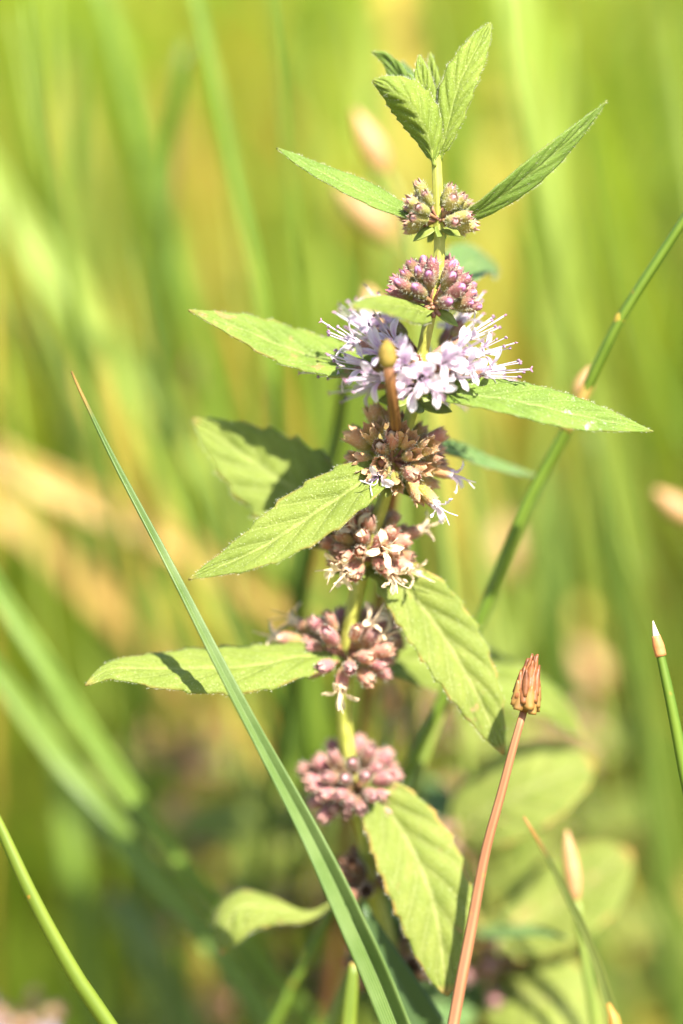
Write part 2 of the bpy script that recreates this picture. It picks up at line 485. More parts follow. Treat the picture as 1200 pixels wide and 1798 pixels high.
def leaf(parent, pts, width, mat='leaf', label=None, rib=True, fuzz=420, **kw):
    global LEAFN
    LEAFN += 1
    q = [P(*p) for p in pts]
    me, org, path, L = leaf_mesh('leaf', q, width, M[mat], seed=LEAFN, **kw)
    o = link(bpy.data.objects.new('leaf', me), Matrix.Translation(org), parent)
    md = o.modifiers.new('thickness', 'SOLIDIFY'); md.thickness = .00016; md.offset = 0
    if label: o['label'] = label
    if fuzz:
        rs = random.Random(LEAFN); mb = MB(); m_ = 21; V = me.vertices
        nu_ = len(path) - 1
        for _ in range(fuzz):
            i = rs.randint(3, nu_ - 1)
            if rs.random() < .6: j = rs.choice((0, m_ - 1))
            else: j = rs.randint(0, m_ - 1)
            p = V[i*m_ + j].co; nrm = V[i*m_ + j].normal
            if nrm.dot(TOCAM) < 0: nrm = -nrm
            out = (V[i*m_ + j].co - V[i*m_ + 10].co)
            out = out.normalized() if out.length > 1e-6 else nrm
            d = (out*(1 if j in (0, m_-1) else .1) + nrm*rs.uniform(.2, .9) + (path[i+1] - path[i]).normalized()*.5).normalized()
            sd = d.cross(TOCAM).normalized()*.000016
            q0 = p + (path[i+1] - path[i])*rs.uniform(-.5, .5)
            mb.add([q0 - sd, q0 + sd, q0 + d*rs.uniform(.00015, .00042)], [(0, 1, 2)])
        h = link(bpy.data.objects.new('hairs', mb.mesh('hairs', [M['hair']])), Matrix.Translation(org), o); h['kind'] = 'stuff'
    if rib:
        mb = MB()
        n = len(path)
        FR = frames(path, kw.get('roll', (30, 30)))
        pp = []
        for i in range(0, int(n*.93), 2):
            pp.append(path[i] - FR[i][1]*.00014)
        add_tube(mb, pp, [.00032, .00022, .00016, .00010, .00006], 7, org=org)
        r = link(bpy.data.objects.new('midrib', mb.mesh('midrib', [M['midrib']])), Matrix.Translation(org), o)
    return o
LEAFN = 0

# ---------------------------------------------------------------- mint: buds and flowers (local axis +Z, metres)
mm = .001
def add_calyx(mb, L=2.4, r=.66, seg=20, rings=9, open_=.0, mat=0, teeth=.75, ribs=.09):
    vs_, fs, lu, lv = [], [], [], []
    prof = [(0, .30), (.08, .62), (.22, .86), (.45, 1.0), (.7, 1.02), (.88, .98 + open_*.1), (1.0, .90 + open_*.35)]
    def rad(u):
        for (a, ra), (b, rb) in zip(prof, prof[1:]):
            if u <= b: return ra + (rb - ra)*(u - a)/(b - a)
        return prof[-1][1]
    for i in range(rings + 2):
        u = min(i/(rings - 1), 1.0); extra = max(0, i - (rings - 1))
        for k in range(seg):
            a = 2*math.pi*k/seg
            tooth = abs(((5*k/seg) % 1.0) - .5)*2
            q = rad(u)*r*(1 + ribs*math.cos(10*a)*min(1, u*3))
            z = u*L
            if extra:
                z += teeth*tooth*extra*.5
                q *= 1 - (.30 - open_*.45)*tooth*extra*.5
                if extra == 2 and tooth < .2: z -= .02; 
            vs_.append((q*math.cos(a)*mm, q*math.sin(a)*mm, z*mm)); lu.append(min(1, (u*.85 + extra*.075))); lv.append(k/seg)
    n = rings + 2
    for i in range(n-1):
        for k in range(seg):
            k2 = (k+1) % seg
            fs.append((i*seg+k, i*seg+k2, (i+1)*seg+k2, (i+1)*seg+k))
    fs.append(tuple(range(seg-1, -1, -1)))
    mb.add(vs_, fs, lu, lv, mat)
def add_hairs(mb, L, r, n, mat, rs, ln=.42, wd=.026):
    for _ in range(n):
        a = rs.random()*6.283; u = rs.uniform(.05, 1.12)
        rr = r*(.55 + .45*min(1, u*3)); 
        p = Vector((rr*math.cos(a), rr*math.sin(a), u*L))
        d = Vector((math.cos(a), math.sin(a), rs.uniform(.1, .9))).normalized()
        s = d.cross(Vector((rs.random()-.5, rs.random()-.5, rs.random()-.5))).normalized()*wd
        l = ln*rs.uniform(.5, 1.2)
        mb.add([(p - s)*mm, (p + s)*mm, (p + d*l)*mm], [(0, 1, 2)], mat=mat)
def add_dome(mb, z0, r, h, mat, seg=12, rings=6, lobes=4, r0=None):
    vs_, fs, lu = [], [], []
    for i in range(rings):
        t = i/(rings-1); a0 = t*math.pi/2
        for k in range(seg):
            a = 2*math.pi*k/seg
            q = r*math.cos(a0)**.8*(1 + .10*math.cos(lobes*a)) + .01
            vs_.append((q*math.cos(a)*mm, q*math.sin(a)*mm, (z0 + h*math.sin(a0))*mm)); lu.append(t)
    for i in range(rings-1):
        for k in range(seg):
            k2 = (k+1) % seg
            fs.append((i*seg+k, i*seg+k2, (i+1)*seg+k2, (i+1)*seg+k))
    fs.append(tuple((rings-1)*seg + k for k in range(seg)))
    mb.add(vs_, fs, lu, None, mat)
def add_ped(mb, mat, ln):
    add_tube(mb, [Vector((0, 0, -ln*mm)), Vector((0, 0, -ln*.5*mm)), Vector((0, 0, .15*mm))], [.22*mm, .2*mm, .26*mm], 7, mat)
def lump(mb, c, r, sx, sy, sz, mat, rs, seg=10, rings=7):
    vs_, fs, lu = [], [], []
    ph = rs.random()*9
    for i in range(rings):
        t = i/(rings-1); th = t*math.pi
        for k in range(seg):
            a = 2*math.pi*k/seg
            q = r*math.sin(th)*(1 + .18*math.sin(3*a + ph + t*4)) + .008
            vs_.append(((c[0] + q*sx*math.cos(a))*mm, (c[1] + q*sy*math.sin(a))*mm, (c[2] - r*sz*math.cos(th))*mm)); lu.append(t)
    for i in range(rings-1):
        for k in range(seg):
            k2 = (k+1) % seg
            fs.append((i*seg+k, i*seg+k2, (i+1)*seg+k2, (i+1)*seg+k))
    mb.add(vs_, fs, lu, None, mat)

BUDS = {}
def bud_variants(key, cal, tip, L, r, dome, ped, open_=0.0, tipsize=.8, hairs=130, nvar=4):
    out = []
    for v in range(nvar):
        rs = random.Random(hash(key) % 1000 if False else len(BUDS)*31 + v)
        l = L*rs.uniform(.88, 1.14); rr = r*rs.uniform(.9, 1.12)
        mb = MB(); add_calyx(mb, l, rr, open_=open_ + rs.uniform(-.1, .15)); add_ped(mb, 1, ped)
        add_hairs(mb, l, rr, hairs, 2, rs)
        if open_ > .3:                                   # hollow throat with the seed swellings
            lump(mb, (0, 0, l*.55), rr*.72, 1, 1, .6, 1, rs)
        body = mb.mesh('bud', [M[cal], M['pedicel'], M['hair']])
        tipme = None
        if tip:
            t = MB(); hgt = dome*rs.uniform(.7, 1.25)
            add_dome(t, l*.86, rr*tipsize, hgt + .35, 0)
            tipme = t.mesh('corolla', [M[tip]])
        out.append((body, tipme))
    BUDS[key] = out
bud_variants('green', 'cal_green', 'bud_pale', 2.1, .60, .22, 2.6, tipsize=.7)
bud_variants('pink', 'cal_pink', 'bud_pink', 2.5, .64, .6, 3.4, tipsize=.74)
bud_variants('spent', 'cal_spent', None, 2.5, .74, 0, 3.4, open_=.55)
bud_variants('rose', 'cal_rose', 'bud_dry', 2.45, .72, .25, 3.4, open_=.10, tipsize=.66)
bud_variants('mauve', 'cal_mauve', 'bud_pale', 2.45, .74, .25, 3.6, open_=.08, tipsize=.68)
bud_variants('dry', 'cal_dry', None, 2.4, .72, 0, 3.4, open_=.3)

def axis_matrix(base, d, spin):
    q = d.to_track_quat('Z', 'Y') @ Quaternion((0, 0, 1), spin)
    return Matrix.Translation(base) @ q.to_matrix().to_4x4()
def bud(parent, key, base, d, rs, scale=1.0, notip=False, name='bud'):
    body, tip = rs.choice(BUDS[key])
    Mx = axis_matrix(base, d, rs.random()*6.28) @ Matrix.Scale(scale, 4)
    o = link(bpy.data.objects.new(name, body), Mx, parent)
    if tip and not notip: link(bpy.data.objects.new('corolla', tip), Mx, o)
    return o

# open flower: calyx and tube as the flower, then petals, stamens and style as its pieces
def petal_mesh(kind, v):
    rs = random.Random(v*7 + len(kind))
    n, k = 8, 6
    big = kind == 'upper'
    Lp, Wp = (2.9, 1.55) if big else (2.75, 1.12)
    Lp *= rs.uniform(.92, 1.1); Wp *= rs.uniform(.9, 1.1)
    flare = rs.uniform(.75, 1.15) if not big else rs.uniform(.35, .7)
    vs_, lu, lv, fs = [], [], [], []
    for i in range(n+1):
        u = i/n
        ang = .15 + flare*min(1, u*1.5) + .45*u*u
        if i == 0: x, z = .52, 3.0
        else:
            x += Lp/n*math.sin(ang); z += Lp/n*math.cos(ang)
        wv = Wp*.5*(.42 + .58*math.sin(min(1, u*1.25)*math.pi/2))*(math.sqrt(max(0, 1 - ((u - .62)/.40)**2)) if u > .62 else 1)
        wv = max(wv, .07)
        for j in range(-k, k+1):
            s = j/k
            notch = (.55*(1 - abs(s))**1.5*u**6 if big else 0) + .12*math.sin(s*9 + v*2.1)*u**5
            zz = z + .42*s*s*wv*(1 - .8*u) - .3*s*s*wv*u + .13*math.sin(u*6 + s*3.5 + v*1.7)*u
            vs_.append(((x - notch*math.sin(ang))*mm, s*wv*mm, (zz + .12*abs(s)*u - notch*math.cos(ang))*mm)); lu.append(u); lv.append(s)
    m_ = 2*k+1
    for i in range(n):
        for j in range(m_-1): fs.append((i*m_+j, i*m_+j+1, (i+1)*m_+j+1, (i+1)*m_+j))
    mb = MB(); mb.add(vs_, fs, lu, lv)
    return mb
FL = {'body': [], 'petal': {}, 'stamen': [], 'style': []}
for v in range(3):
    rs = random.Random(90 + v)
    mb = MB(); add_calyx(mb, 2.2, .62, open_=.1); add_ped(mb, 1, 3.2); add_hairs(mb, 2.2, .62, 50, 2, rs)
    add_tube(mb, [Vector((0, 0, z*mm)) for z in (1.6, 2.2, 2.7, 3.2)], [.36*mm, .40*mm, .50*mm, .66*mm], 14, 3, cap=False)
    FL['body'].append(mb.mesh('flower', [M['cal_open'], M['pedicel'], M['hair'], M['tube']]))
for mname in ('petal', 'petal_pale_lit'):
    for kind in ('upper', 'side'):
        FL['petal'][(mname, kind)] = [petal_mesh(kind, v).mesh('petal', [M[mname]]) for v in range(4)]
for v in range(6):
    rs = random.Random(40 + v)
    ln = rs.uniform(3.4, 6.0); b = rs.uniform(.15, .6)
    mb = MB()
    pth = spline([Vector((.30, 0, 2.4))*mm, Vector((.48 + b*.3, 0, 3.6))*mm, Vector((.55 + b*1.2, .1*b, 2.4 + ln))*mm], 10)
    add_tube(mb, pth, [.075*mm, .07*mm, .06*mm], 6, 0)
    e = pth[-1]/mm
    for s in (-1, 1): lump(mb, (e.x, e.y + s*.12, e.z + .05), .17, .8, .8, 1.25, 1, rs, 8, 6)
    FL['stamen'].append(mb.mesh('stamen', [M['filament'], M['anther']]))
for v in range(4):
    rs = random.Random(60 + v)
    ln = rs.uniform(5.0, 7.4); b = rs.uniform(-.3, .8)
    mb = MB()
    pth = spline([Vector((0, 0, 2.2))*mm, Vector((.1, 0, 4.0))*mm, Vector((.2 + b, .2, 2.2 + ln))*mm], 10)
    add_tube(mb, pth, [.10*mm, .10*mm, .09*mm], 7, 0)
    e = pth[-1]
    for s in (-1, 1):
        add_tube(mb, [e - Vector((0, 0, .05))*mm, e + Vector((.1*s, .08*s, .18))*mm, e + Vector((.28*s, .2*s, .32))*mm], [.09*mm, .085*mm, .04*mm], 6, 1)
    FL['style'].append(mb.mesh('style', [M['filament'], M['stigma']]))
def flower(parent, base, d, rs, scale=1.0, pm='petal', up=UP):
    q = d.to_track_quat('X', 'Z')
    Z = d; X = (up - d*up.dot(d))
    X = X.normalized() if X.length > 1e-3 else RIGHT
    Y = Z.cross(X)
    rot = Matrix((X, Y, Z)).transposed().to_4x4()
    Mx = Matrix.Translation(base) @ rot @ Matrix.Rotation(rs.uniform(-.4, .4), 4, 'Z') @ Matrix.Scale(scale, 4)
    o = link(bpy.data.objects.new('flower', rs.choice(FL['body'])), Mx, parent)
    for k in range(4):
        me = rs.choice(FL['petal'][(pm, 'upper' if k == 0 else 'side')])
        link(bpy.data.objects.new('petal', me), Mx @ Matrix.Rotation(k*math.pi/2 + rs.uniform(-.12, .12), 4, 'Z'), o)
    for k in range(4):
        link(bpy.data.objects.new('stamen', rs.choice(FL['stamen'])), Mx @ Matrix.Rotation(math.pi/4 + k*math.pi/2 + rs.uniform(-.5, .5), 4, 'Z'), o)
    link(bpy.data.objects.new('style', rs.choice(FL['style'])), Mx @ Matrix.Rotation(rs.random()*6.28, 4, 'Z'), o)
    return o

# withered flower: a small crumpled star hanging from its calyx
DRY = []
for v in range(4):
    rs = random.Random(200 + v); mb = MB()
    add_calyx(mb, 2.2, .62, open_=.2); add_ped(mb, 1, 3.2); add_hairs(mb, 2.2, .62, 40, 3, rs)
    add_tube(mb, [Vector((0, 0, z*mm)) for z in (1.6, 2.3, 2.9)], [.4*mm, .45*mm, .55*mm], 10, 2, cap=False)
    for k in range(4):
        pm_ = petal_mesh('side', v*4 + k)
        a = k*math.pi/2 + rs.uniform(-.4, .4); s = rs.uniform(.5, .8)
        vv = [Matrix.Rotation(a, 3, 'Z') @ Vector((p[0]*s, p[1]*s, (p[2]/mm - 3.0)*s*mm + 2.8*mm + .0002*mnoise.noise((p[0]*2500 + v, p[1]*2500, k)))) for p in pm_.v]
        mb.add(vv, pm_.f, pm_.lu, pm_.lv, 2)
    for k in range(2):
        pth = spline([Vector((0, 0, 2.4))*mm, Vector((.3*rs.uniform(-1, 1), .3*rs.uniform(-1, 1), 4))*mm, Vector((.9*rs.uniform(-1, 1), .9*rs.uniform(-1, 1), 5.3))*mm], 6)
        add_tube(mb, pth, [.06*mm, .05*mm], 5, 2)
    DRY.append(mb)
def dry_mesh(mats): return [mb.mesh('withered_flower', mats) for mb in DRY]
DRYM = {'cream': dry_mesh([M['cal_rose'], M['pedicel'], M['petal_dry'], M['hair']]),
        'white': dry_mesh([M['cal_spent'], M['pedicel'], M['petal_pale_lit'], M['hair']])}
def withered(parent, kind, base, d, rs, scale=1.0):
    return link(bpy.data.objects.new('withered_flower', rs.choice(DRYM[kind])), axis_matrix(base, d, rs.random()*6.28) @ Matrix.Scale(scale, 4), parent)

def whorl(parent, key, centre, axis, n, r0, el=(0, 70), gap=22, backgap=0, seed=0, scale=1.0, spread=1.0, keymix=None):
    """two cymes, one in each leaf axil; gap: degrees left free on the camera's side"""
    rs = random.Random(seed)
    A = axis.normalized()
    C = (TOCAM - A*TOCAM.dot(A)).normalized(); S = C.cross(A)
    out = []; ga = 2.399963
    placed = []
    tries = 0
    while len(placed) < n and tries < 6000:
        tries += 1
        az = rs.uniform(0, 360); 
        dd = min(az, 360 - az)
        if dd < gap or 180 - dd < backgap: continue
        e = math.degrees(math.asin(rs.uniform(math.sin(R_(el[0])), math.sin(R_(el[1])))))
        d = (C*math.cos(R_(az)) + S*math.sin(R_(az)))*math.cos(R_(e)) + A*math.sin(R_(e))
        lim = .50 if tries < 3000 else .36
        if any((d - q).length < lim*spread for q, _ in placed): continue
        placed.append((d, e))
    for d, e in placed:
        k = r0*rs.uniform(.75, 1.15)
        base = centre + d*(k*mm)
        d2 = (d + A*.12 + Vector((rs.uniform(-.12, .12), rs.uniform(-.12, .12), rs.uniform(-.12, .12)))).normalized()
        kk = key if not keymix or rs.random() > keymix[1] else keymix[0]
        out.append(bud(parent, kk, base, d2, rs, scale*rs.uniform(.88, 1.12)))
    return out

def bracts(parent, centre, axis, n, ln, seed, mat='bract'):
    rs = random.Random(seed)
    A = axis.normalized(); C = (TOCAM - A*TOCAM.dot(A)).normalized(); S = C.cross(A)
    for i in range(n):
        a = 2*math.pi*(i + rs.uniform(-.3, .3))/n
        d = C*math.cos(a) + S*math.sin(a)
        p = [centre + d*(.4*mm), centre + d*(ln*.5*mm) - A*(ln*.12*mm), centre + d*(ln*mm) - A*(ln*rs.uniform(.1, .45)*mm)]
        me, org, path, L = leaf_mesh('bract', p, ln*.45/1000/PX, M[mat], roll=(40, 40), teeth=0, nu=12, nv=3, seed=seed*9+i, relief=0)
        o = link(bpy.data.objects.new('bract', me), Matrix.Translation(org), parent)
        md = o.modifiers.new('thickness', 'SOLIDIFY'); md.thickness = .00012; md.offset = 0

def depth(y): return max(0.0, (y - 560)*.0155)
STEM = [(766, 262), (768, 310), (770, 372), (772, 430), (767, 500), (757, 548), (746, 600), (737, 650), (727, 710), (711, 762),
        (690, 812), (673, 880), (655, 935), (637, 1000), (621, 1070), (609, 1150), (605, 1250), (610, 1320), (624, 1400), (640, 1470),
        (656, 1560), (684, 1660), (706, 1760), (722, 1850)]
def at_stem(y):
    for (x0, y0), (x1, y1) in zip(STEM, STEM[1:]):
        if y0 <= y <= y1:
            t = (y - y0)/(y1 - y0)
            a, b = P(x0, y0, depth(y0)), P(x1, y1, depth(y1))
            return a.lerp(b, t), (a - b).normalized()

# ---------------------------------------------------------------- the flowering mint
spts = to_ground([P(x, y, depth(y)) for x, y in STEM], .05)
mint = empty('mint_plant', spts[-1])
tag(mint, 'tall flowering mint with whorls of lilac flowers and mauve buds up its stem', 'mint')
mb = MB(); pth = spline(spts[:-3], 150)
add_tube(mb, pth, [.52*mm, .60*mm, .62*mm, .68*mm, .78*mm, .84*mm, .86*mm, .86*mm, .88*mm, .9*mm], 24, 0, square=.10, org=spts[-1], twist=1.2)
low = spline(spts[-4:], 16)
add_tube(mb, low, [.9*mm, 1.0*mm], 20, 1, square=.10, org=spts[-1])
link(bpy.data.objects.new('stem', mb.mesh('stem', [M['stem'], M['stem_low']])), Matrix.Translation(spts[-1]), mint)

# crown of young leaves
leaf(mint, [(772, 282, 0), (786, 225, -.5), (806, 150, -.5), (834, 92, 0), (862, 40, 1)], 62, 'leaf_top', roll=(8, 14), fold=14, teeth=6, amp=0.17, a=.95, b=.9)
leaf(mint, [(764, 292, -.5), (750, 235, -2), (724, 188, -3), (692, 160, -3.5), (655, 141, -3)], 88, 'leaf_top', roll=(-4, -16), fold=-46, teeth=7, amp=0.14, a=.9, b=.85)
leaf(mint, [(768, 270, .8), (756, 215, .5), (744, 150, .5), (736, 96, 1)], 46, 'leaf_top', roll=(15, 5), fold=22, teeth=5, amp=0.10)
leaf(mint, [(770, 270, 1.5), (768, 200, 2.5), (762, 140, 3), (756, 92, 3.5)], 40, 'leaf_top', roll=(-38, -30), fold=20, teeth=5, amp=0.10)
leaf(mint, [(764, 270, 1.5), (738, 195, 4), (708, 140, 5), (680, 102, 5), (653, 90, 4)], 48, 'leaf_side', roll=(-20, -30), fold=20, teeth=6, amp=0.20)
leaf(mint, [(768, 270, 2.2), (744, 190, 7), (722, 140, 9), (706, 108, 10)], 44, 'leaf_shade', roll=(-10, -10), fold=18, teeth=4, amp=0.10)
# first pair of narrow leaves
leaf(mint, [(770, 385, .5), (712, 373, 0), (640, 341, -.5), (560, 302, 0), (486, 260, 1)], 62, 'leaf_side', roll=(54, 50), fold=10, teeth=5, amp=0.09, a=.9, b=1.0, relief=.6)
leaf(mint, [(774, 392, .5), (832, 374, -.5), (905, 324, -1), (985, 258, 0), (1067, 176, 1)], 56, 'leaf_side', roll=(-46, -40), fold=6, teeth=6, amp=0.09, a=.9, b=1.1, relief=.35)
# second pair: one foreshortened toward the viewer, one behind
leaf(mint, [(757, 552, -.5), (730, 545, -3), (690, 538, -7), (648, 536, -11), (618, 541, -14)], 78, 'leaf', roll=(56, 62), fold=4, teeth=4, amp=0.10, a=.5, b=.7, cup=.2)
leaf(mint, [(760, 545, 1), (790, 500, 8), (825, 465, 16), (866, 462, 24)], 105, 'leaf_shade', roll=(38, 30), fold=8, teeth=5, amp=0.10, a=.6, b=.6, label='bluish leaf behind the bud whorl, crossed by a shadow')
# flower-whorl pair
leaf(mint, [(734, 672, 1), (600, 640, 3), (510, 615, 4), (420, 578, 3), (331, 545, 2)], 104, 'leaf_spot', roll=(42, 48), fold=14, teeth=7, amp=0.17, label='leaf with a tan dead blotch near its upper edge')
leaf(mint, [(732, 688, 0), (800, 692, -2), (905, 706, -3), (1010, 730, -3), (1090, 746, -2), (1147, 758, -1)], 100, 'leaf_mildew', roll=(52, 44), fold=12, teeth=9, amp=0.09, a=.8, b=1.05, label='leaf dusted with white mildew specks')
# leaves of the spent whorls
leaf(mint, [(688, 822, 3), (640, 846, 0), (560, 898, -1), (455, 965, -2), (331, 1018, -2)], 112, 'leaf', roll=(24, 30), fold=16, teeth=6, amp=0.15, a=.7, b=1.05)
leaf(mint, [(692, 812, 5), (780, 790, 9), (860, 815, 13), (942, 836, 17)], 58, 'leaf_shade', roll=(66, 58), fold=10, teeth=4, amp=0.09)
leaf(mint, [(640, 985, 8), (566, 895, 10), (460, 822, 11), (338, 735, 10.5)], 165, 'leaf', roll=(14, 8), fold=8, teeth=7, amp=0.20, label='blurred leaf behind the stem with a dark shadow along its upper half')
leaf(mint, [(640, 1005, 6), (705, 1030, 6), (770, 1105, 6), (835, 1215, 5.5), (884, 1324, 5.5)], 124, 'leaf_old', roll=(14, 10), fold=16, teeth=8, amp=0.14, a=.6, b=.85, label='hanging leaf with an orange edge')
leaf(mint, [(606, 1160, 8), (540, 1153, 6), (430, 1172, 4), (290, 1176, 3), (200, 1176, 2), (150, 1204, 1)], 118, 'leaf', roll=(50, 46), fold=5, teeth=6, amp=0.15, a=.55, b=.8, cup=.15, label='leaf striped by the shadow of a grass blade')
leaf(mint, [(612, 1165, 10), (720, 1160, 18), (850, 1190, 24), (960, 1232, 28), (1026, 1298, 30)], 120, 'leaf', roll=(36, 20), fold=8, teeth=5, amp=0.10)
leaf(mint, [(626, 1390, 12), (660, 1398, 10), (715, 1475, 9), (762, 1590, 7), (786, 1748, 6)], 152, 'leaf_old', roll=(10, 4), fold=14, teeth=8, amp=0.11, a=.7, b=.75, label='broad hanging leaf with a pale midrib')
leaf(mint, [(655, 1560, 16), (590, 1582, 15.5), (540, 1606, 15), (470, 1592, 14.5), (420, 1596, 14.5), (400, 1630, 14), (388, 1678, 14)], 92, 'leaf_old', roll=(54, 50, 44, 20), fold=-8, teeth=5, amp=0.12, a=3.4, b=1.2, cup=.25, label='small curled leaf bent down at its tip')
leaf(mint, [(655, 1560, 16), (700, 1600, 20), (760, 1640, 26), (815, 1690, 30)], 120, 'leaf_shade', roll=(20, 20), fold=8, teeth=5)

# whorls of buds, from the top down
c, A = at_stem(384)
whorl(mint, 'green', c, A, 28, 2.0, el=(-22, 62), gap=26, backgap=10, seed=3, scale=.92, spread=.85)
bracts(mint, c - A*.0012, A, 5, 3.0, 5)
c, A = at_stem(532)
whorl(mint, 'pink', c, A, 38, 2.6, el=(0, 72), gap=18, backgap=0, seed=8, scale=1.05, spread=.9)
bracts(mint, c - A*.0008, A, 4, 3.4, 6)
# open flowers: mouth positions given around the node
c, A = at_stem(655)
rs = random.Random(21)
mouths = [(622, 600, -1), (640, 642, -4), (655, 590, 2), (664, 664, -6), (690, 600, -3), (644, 572, 5), (612, 652, 1), (708, 622, -6), (668, 618, -5.5), (630, 622, 3),
          (676, 575, 4), (800, 596, 3), (826, 590, 0), (848, 618, -1), (858, 652, -2), (822, 644, -5), (790, 575, 6), (840, 664, 3), (806, 618, -5),
          (710, 646, -7), (778, 634, -7), (742, 664, -8), (690, 562, 3), (814, 560, 3), (722, 682, -7), (762, 680, -7.5), (802, 656, -6), (745, 640, 8), (700, 680, 6), (780, 690, 6), (650, 680, 4), (782, 640, -7)]
for i, q in enumerate(mouths):
    mp = P(q[0], q[1], depth(655) + q[2])
    d = (mp - c)
    dist = d.length; d.normalize()
    d2 = (d + TOCAM*.12 + Vector((rs.uniform(-.2, .2), rs.uniform(-.2, .2), rs.uniform(-.15, .15)))).normalized()
    s = rs.uniform(.82, 1.02)
    base = mp - d2*(.0032*s)
    flower(mint, base, d2, rs, s, 'petal_pale_lit' if q[0] > 720 else 'petal')  # right half gets paler petals: the sun's brightness is put into the colour
whorl(mint, 'rose', c, A, 12, 1.5, el=(-10, 45), gap=10, seed=31, scale=.85)
bracts(mint, c - A*.0030, A, 6, 4.6, 7)
c, A = at_stem(806)
whorl(mint, 'spent', c, A, 38, 2.9, el=(-32, 58), gap=14, seed=41, scale=1.06, spread=.84, keymix=('rose', .4))
rs = random.Random(5)
for q in [(664, 838, -4), (792, 832, -1), (764, 884, -3)]:
    mp = P(q[0], q[1], depth(806) + q[2]); d = (mp - c).normalized()
    withered(mint, 'white', mp - d*.0030, d, rs, 1.15)
bracts(mint, c - A*.002, A, 5, 4.0, 8)
c, A = at_stem(962)
whorl(mint, 'rose', c, A, 36, 2.4, el=(-35, 60), gap=8, seed=52, scale=.98, spread=.85)
for q in [(608, 1006, -3.5), (600, 990, -3), (674, 964, -5), (690, 1012, -4), (722, 1000, -2), (740, 930, 0), (625, 930, -3)]:
    mp = P(q[0], q[1], depth(962) + q[2]); d = (mp - c).normalized()
    withered(mint, 'cream', mp - d*.0034, d, rs, 1.2)
bracts(mint, c - A*.002, A, 5, 4.0, 9)
c, A = at_stem(1145)
whorl(mint, 'mauve', c, A, 38, 3.1, el=(-30, 50), gap=6, seed=63, scale=1.0, spread=.85, keymix=('rose', .4))
for q in [(488, 1118, 0), (520, 1092, 1), (598, 1212, -4), (650, 1095, -3), (672, 1120, -2)]:
    mp = P(q[0], q[1], depth(1145) + q[2]); d = (mp - c).normalized()
    withered(mint, 'cream', mp - d*.0034, d, rs, 1.2)
for q in [(690, 1090, 3), (700, 1115, 2), (695, 1145, 1), (676, 1080, 4), (705, 1130, 4)]:
    mp = P(q[0], q[1], depth(1145) + q[2]); d = (mp - c).normalized()
    bud(mint, 'dry', mp - d*.0026, d, rs, 1.0)  # dark brown buds stand in for shade on this side of the whorl
c, A = at_stem(1378)
whorl(mint, 'mauve', c, A, 48, 2.9, el=(-35, 60), gap=6, seed=74, scale=1.0, spread=.74)
c, A = at_stem(1545)
whorl(mint, 'dry', c, A, 20, 2.2, el=(-30, 50), gap=0, seed=85)
c, A = at_stem(1690)
whorl(mint, 'dry', c, A, 24, 3.2, el=(-30, 50), gap=0, seed=86, keymix=('rose', .3))

# ---------------------------------------------------------------- a second mint, blurred behind
D2 = 34
s2 = to_ground([P(796, 1440, D2), P(800, 1480, D2), P(828, 1600, D2+2), P(856, 1720, D2+4), P(875, 1850, D2+6)], .05)
mint2 = empty('mint_plant', s2[-1])
tag(mint2, 'smaller blurred mint with broad pale leaves behind the hanging leaf', 'mint')
mb = MB(); add_tube(mb, spline(s2, 60), [.6*mm, .8*mm, .9*mm, 1.0*mm], 16, 0, square=.1, org=s2[-1])
link(bpy.data.objects.new('stem', mb.mesh('stem', [M['stem_low']])), Matrix.Translation(s2[-1]), mint2)
leaf(mint2, [(800, 1480, D2), (850, 1428, D2-2), (930, 1386, D2-4), (1044, 1338, D2-4)], 205, 'leaf_old', roll=(40, 44), fold=6, teeth=5, amp=.06, a=.6, b=.6, fuzz=0)
leaf(mint2, [(798, 1470, D2), (770, 1430, D2+6), (735, 1395, D2+12), (690, 1370, D2+18)], 120, 'leaf_shade', roll=(40, 40), fold=6, teeth=5, amp=.06, fuzz=0)
leaf(mint2, [(836, 1635, D2+2), (920, 1630, D2+2), (1010, 1570, D2+2), (1108, 1496, D2+2)], 205, 'leaf_old', roll=(38, 42), fold=6, teeth=5, amp=.06, a=.8, b=.7, fuzz=0)
leaf(mint2, [(834, 1632, D2), (880, 1640, D2-6), (950, 1638, D2-10), (1000, 1650, D2-12)], 60, 'leaf_shade', roll=(74, 74), fold=5, teeth=0, fuzz=0)
leaf(mint2, [(858, 1728, D2+4), (900, 1740, D2), (980, 1770, D2-4), (1050, 1850, D2-6)], 200, 'leaf_old', roll=(40, 34), fold=6, teeth=5, amp=.06, a=.7, b=.7, fuzz=0)
leaf(mint2, [(858, 1728, D2+4), (800, 1740, D2+2), (740, 1780, D2), (690, 1850, D2)], 150, 'leaf_shade', roll=(24, 20), fold=6, teeth=5, amp=.06, fuzz=0)
